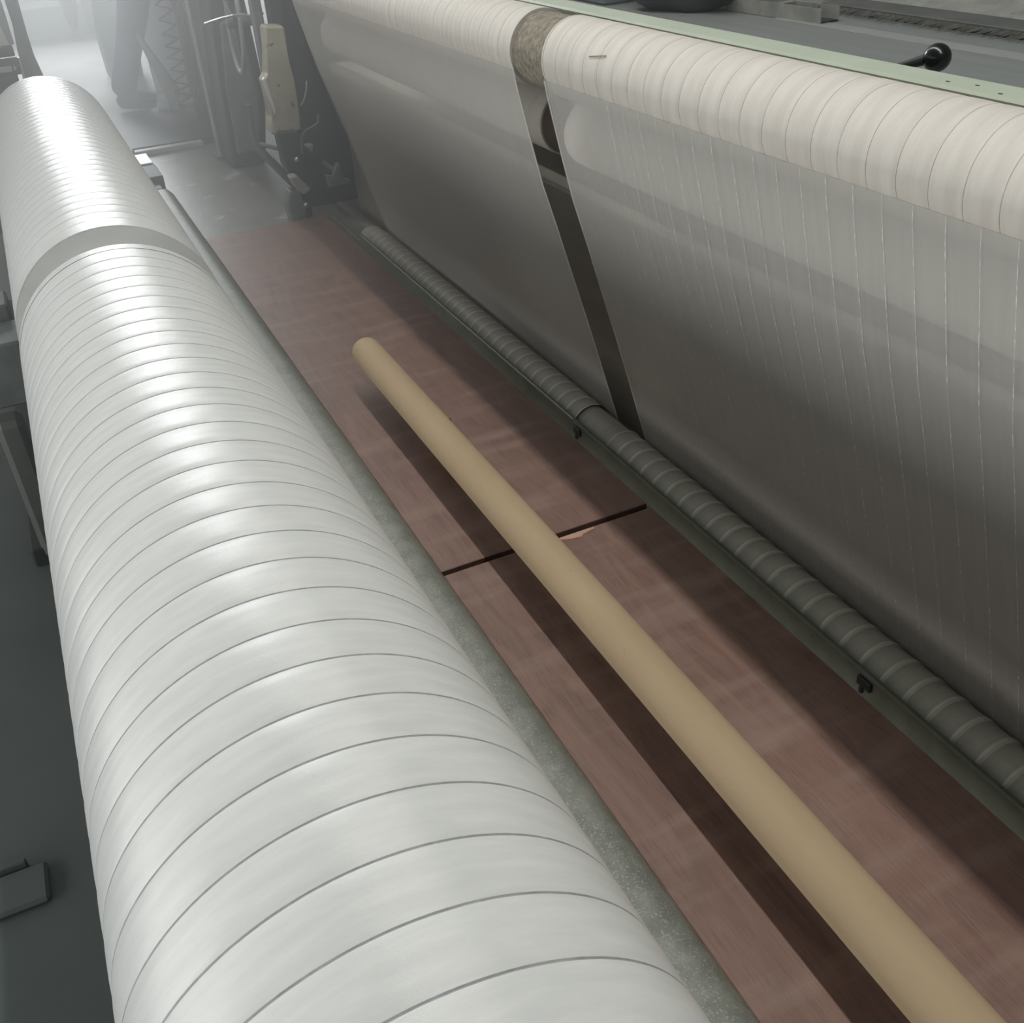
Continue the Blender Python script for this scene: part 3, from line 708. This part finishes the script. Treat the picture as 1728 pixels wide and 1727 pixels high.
bm = bmesh.new(); add_box(bm, 0.585, 0.885, 8.185, 8.515, 0.6205, 0.645, 0.006)
put('bin_rim', bm_mesh(bm, 'bin_rim', 'grey_iron'), bn)

sb = empty('machine_strut', (0.09, 5.6, -0.02)); tag(sb, 'bent grey strut rising behind the far white roll at the left', 'strut')
prism_obj('strut_bar', [(0.055, 0.95), (0.118, 0.95), (0.113, 0.615), (0.111, 0.529), (0.128, 0.446), (0.15, 0.30), (0.15, -0.02), (0.06, -0.02), (0.048, 0.30), (0.048, 0.442), (0.051, 0.548), (0.063, 0.662)], 5.585, 5.625, 'strap', 0.004, sb)
prism_obj('strut_flange', [(0.040, 0.53), (0.051, 0.53), (0.050, 0.456), (0.044, 0.30), (0.036, 0.30)], 5.56, 5.585, 'white_paint', 0.002, sb)
fm = empty('far_frame', (-0.02, 5.5, -0.02)); tag(fm, 'dark machine frame with pale plates at the far left edge', 'machine frame')
prism_obj('pale_lever', [(-0.02, 0.80), (-0.01, 0.80), (0.021, 0.615), (0.030, 0.547), (-0.008, 0.55), (-0.03, 0.62)], 5.48, 5.50, 'white_paint', 0.003, fm)
box_obj('frame_bar', (-0.60, 0.042, 5.30, 5.36, 0.495, 0.56), 'black_iron', 0.006, fm)
box_obj('frame_bar', (-0.60, 0.035, 5.38, 5.44, 0.56, 0.60), 'dark_iron', 0.004, fm)
box_obj('frame_plate', (-0.10, 0.005, 5.27, 5.298, 0.515, 0.535), 'pale_iron', 0.002, fm)
box_obj('frame_plate', (0.012, 0.022, 5.27, 5.298, 0.520, 0.532), 'pale_iron', 0.001, fm)
box_obj('frame_leg', (-0.60, -0.50, 5.30, 5.44, -0.02, 0.60), 'black_iron', 0.006, fm)
box_obj('frame_panel', (-0.60, 0.02, 5.37, 5.375, 0.02, 0.495), 'dark_iron', 0.001, fm)
box_obj('rear_plate', (-0.60, 0.046, 5.52, 5.53, 0.59, 0.95), 'pale_iron', 0.003, fm)
box_obj('rear_foot', (-0.60, -0.55, 5.44, 5.535, 0.50, 0.62), 'black_iron', 0.003, fm)

# ------------------------------------------------------------------ standing person (seen from the knees down in the frame)
def skin_obj(name, verts, edges, radii, mk, parent, root=0, sub=2):
    me = bpy.data.meshes.new(name); me.from_pydata(verts, edges, []); me.materials.append(M[mk])
    o = put(name, me, parent)
    sm = o.modifiers.new('skin', 'SKIN'); sm.use_smooth_shade = True
    layer = me.skin_vertices[0].data
    for i, r in enumerate(radii):
        layer[i].radius = (r, r) if not isinstance(r, tuple) else r
        layer[i].use_root = (i == root)
    ss = o.modifiers.new('sub', 'SUBSURF'); ss.levels = sub; ss.render_levels = sub
    return o
pe = empty('person', (0.62, 6.95, 0.0))
tag(pe, 'person in dark blue work trousers and dark shoes standing beyond the white roll', 'person')
V = Vector
hipA, kneeA, ankA = V((0.85, 6.88, 0.90)), V((0.705, 6.90, 0.46)), V((0.560, 6.90, 0.085))
hipB, kneeB, ankB = V((0.87, 7.06, 0.90)), V((0.755, 7.07, 0.48)), V((0.585, 7.07, 0.085))
pelvis = V((0.86, 6.97, 0.96))
chest = V((0.93, 6.97, 1.30)); neck = V((0.965, 6.97, 1.50)); head0 = V((0.985, 6.97, 1.57)); head1 = V((1.00, 6.97, 1.66)); head2 = V((0.985, 6.97, 1.74))
shA, shB = V((0.945, 6.79, 1.43)), V((0.945, 7.15, 1.43))
elA, elB = V((0.96, 6.74, 1.14)), V((0.97, 7.20, 1.14))
wrA, wrB = V((1.10, 6.77, 0.93)), V((1.11, 7.17, 0.93))
bv = [pelvis, V((0.89, 6.97, 1.12)), chest, V((0.95, 6.97, 1.43)), neck, head0, head1, head2, hipA, kneeA, ankA, hipB, kneeB, ankB, shA, elA, wrA, shB, elB, wrB]
be = [(0, 1), (1, 2), (2, 3), (3, 4), (4, 5), (5, 6), (6, 7), (0, 8), (8, 9), (9, 10), (0, 11), (11, 12), (12, 13), (3, 14), (14, 15), (15, 16), (3, 17), (17, 18), (18, 19)]
brd = [0.12, 0.11, 0.13, 0.09, 0.052, 0.068, 0.085, 0.06, 0.075, 0.052, 0.038, 0.075, 0.052, 0.038, 0.05, 0.038, 0.026, 0.05, 0.038, 0.026]
skin_obj('body', bv, be, brd, 'skin', pe)
# trousers: wide legs over the body
tv = [pelvis, hipA, hipA.lerp(kneeA, .5), kneeA, kneeA.lerp(ankA, .5), ankA + V((-0.005, 0, -0.015)), hipB, hipB.lerp(kneeB, .5), kneeB, kneeB.lerp(ankB, .5), ankB + V((0.0, 0, -0.015))]
te = [(0, 1), (1, 2), (2, 3), (3, 4), (4, 5), (0, 6), (6, 7), (7, 8), (8, 9), (9, 10)]
skin_obj('trousers', tv, te, [0.145, 0.108, 0.105, 0.088, 0.078, 0.082, 0.108, 0.100, 0.082, 0.074, 0.078], 'trouser', pe)
jv = [V((0.865, 6.97, 0.86)), V((0.89, 6.97, 1.10)), chest, V((0.95, 6.97, 1.43)), neck - V((0.005, 0, 0.03)), shA, elA, wrA.lerp(elA, .08), shB, elB, wrB.lerp(elB, .08)]
je = [(0, 1), (1, 2), (2, 3), (3, 4), (3, 5), (5, 6), (6, 7), (3, 8), (8, 9), (9, 10)]
skin_obj('jacket', jv, je, [0.165, 0.135, 0.155, 0.115, 0.062, 0.068, 0.054, 0.042, 0.068, 0.054, 0.042], 'jacket', pe)
for an, dy in ((ankA, -0.01), (ankB, 0.01)):
    sv = [an + V((-0.045, 0, -0.045)), an + V((0.0, 0, -0.02)), an + V((0.07, dy, -0.045)), an + V((0.150, dy, -0.056)), an + V((0.195, dy, -0.062))]
    skin_obj('shoe', sv, [(0, 1), (1, 2), (2, 3), (3, 4)], [0.036, 0.055, 0.042, 0.03, 0.018], 'shoe', pe)
# hands
for wr, sy in ((wrA, -1), (wrB, 1)):
    d = V((0.55, -sy * 0.1, -0.83)).normalized(); s = V((0, 1, 0)).cross(d).normalized(); n = d.cross(s)
    hv = [wr, wr + d * 0.045, wr + d * 0.085]; he = [(0, 1), (1, 2)]; hr = [0.024, (0.034, 0.018), (0.036, 0.015)]
    for k, ln in enumerate((0.066, 0.076, 0.071, 0.056)):
        b0 = wr + d * 0.088 + s * (0.030 - 0.02 * k); i = len(hv)
        hv += [b0, b0 + d * ln * 0.55 - n * sy * 0.006, b0 + d * ln * 0.95 - n * sy * 0.022]
        he += [(2, i), (i, i + 1), (i + 1, i + 2)]; hr += [0.0095, 0.0085, 0.0065]
    i = len(hv); t0 = wr + d * 0.035 + s * 0.03
    hv += [t0, t0 + (d * 0.6 + s * 0.7).normalized() * 0.035, t0 + (d * 0.85 + s * 0.45).normalized() * 0.066]
    he += [(1, i), (i, i + 1), (i + 1, i + 2)]; hr += [0.013, 0.011, 0.008]
    skin_obj('hand', hv, he, hr, 'skin', pe, 1)
# hair and face
bm = bmesh.new(); add_sphere(bm, (0.975, 6.97, 1.715), 0.098, 24, 16, (1.02, 0.86, 0.92))
bmesh.ops.delete(bm, geom=[v for v in bm.verts if (v.co.z < 1.68 and v.co.x > 0.97) or v.co.z < 1.62], context='VERTS')
put('hair', bm_mesh(bm, 'hair', 'hair', 80), pe)
for sy in (-1, 1):
    bm = bmesh.new(); add_sphere(bm, (1.078, 6.97 + sy * 0.032, 1.672), 0.012, 12, 8); put('eye', bm_mesh(bm, 'eye', 'black', 80), pe)
    bm = bmesh.new(); add_sphere(bm, (0.985, 6.97 + sy * 0.086, 1.650), 0.028, 12, 8, (0.7, 0.35, 1.1)); put('ear', bm_mesh(bm, 'ear', 'skin', 80), pe)
bm = bmesh.new(); add_sphere(bm, (1.092, 6.97, 1.640), 0.018, 12, 8, (1.1, 0.8, 1.3)); put('nose', bm_mesh(bm, 'nose', 'skin', 80), pe)
bm = bmesh.new(); add_sphere(bm, (1.074, 6.97, 1.598), 0.02, 12, 8, (0.6, 1.2, 0.35)); put('mouth', bm_mesh(bm, 'mouth', 'brown_card', 80), pe)

# ------------------------------------------------------------------ scatter volume over the far half, standing in for lens veil
def veil_haze():
    m = bpy.data.materials.new('veil_haze'); m.use_nodes = True
    N, L = m.node_tree.nodes, m.node_tree.links
    N.clear()
    out = N.new('ShaderNodeOutputMaterial'); sc = N.new('ShaderNodeVolumeScatter')
    sc.inputs['Color'].default_value = (0.97, 0.99, 1.0, 1); sc.inputs['Anisotropy'].default_value = 0.55
    g = N.new('ShaderNodeNewGeometry'); sx = N.new('ShaderNodeSeparateXYZ'); L.new(g.outputs['Position'], sx.inputs[0])
    mr = N.new('ShaderNodeMapRange'); mr.inputs['From Min'].default_value = 0.0; mr.inputs['From Max'].default_value = 16.0
    L.new(sx.outputs['Y'], mr.inputs['Value'])
    rp_ = N.new('ShaderNodeValToRGB'); e = rp_.color_ramp.elements
    e[0].position = 1.2 / 16; e[0].color = (0, 0, 0, 1); e[1].position = 9.5 / 16; e[1].color = (0.08, 0.08, 0.08, 1)
    for y_, d_ in ((4.6, 1.0), (7.0, 0.8)):
        k = e.new(y_ / 16); k.color = (d_, d_, d_, 1)
    mm = N.new('ShaderNodeMath'); mm.operation = 'MULTIPLY'; mm.inputs[1].default_value = HAZE
    L.new(mr.outputs[0], rp_.inputs['Fac']); L.new(rp_.outputs['Color'], mm.inputs[0]); L.new(mm.outputs[0], sc.inputs['Density'])
    L.new(sc.outputs[0], out.inputs['Volume'])
    bm = bmesh.new(); add_box(bm, -5.5, 5.5, 1.2, 14.9, -0.41, 3.4)
    me = bpy.data.meshes.new('veil_haze'); bm.to_mesh(me); bm.free(); me.materials.append(m)
    o = bpy.data.objects.new('veil_haze', me); COL.objects.link(o)
    tag(o, 'pale veil over the far end of the workshop, standing in for lens glare', 'veil_haze', kind='stuff')
HAZE = 0.34
veil_haze()
S.cycles.volume_step_rate = 4
S.cycles.use_denoising = True
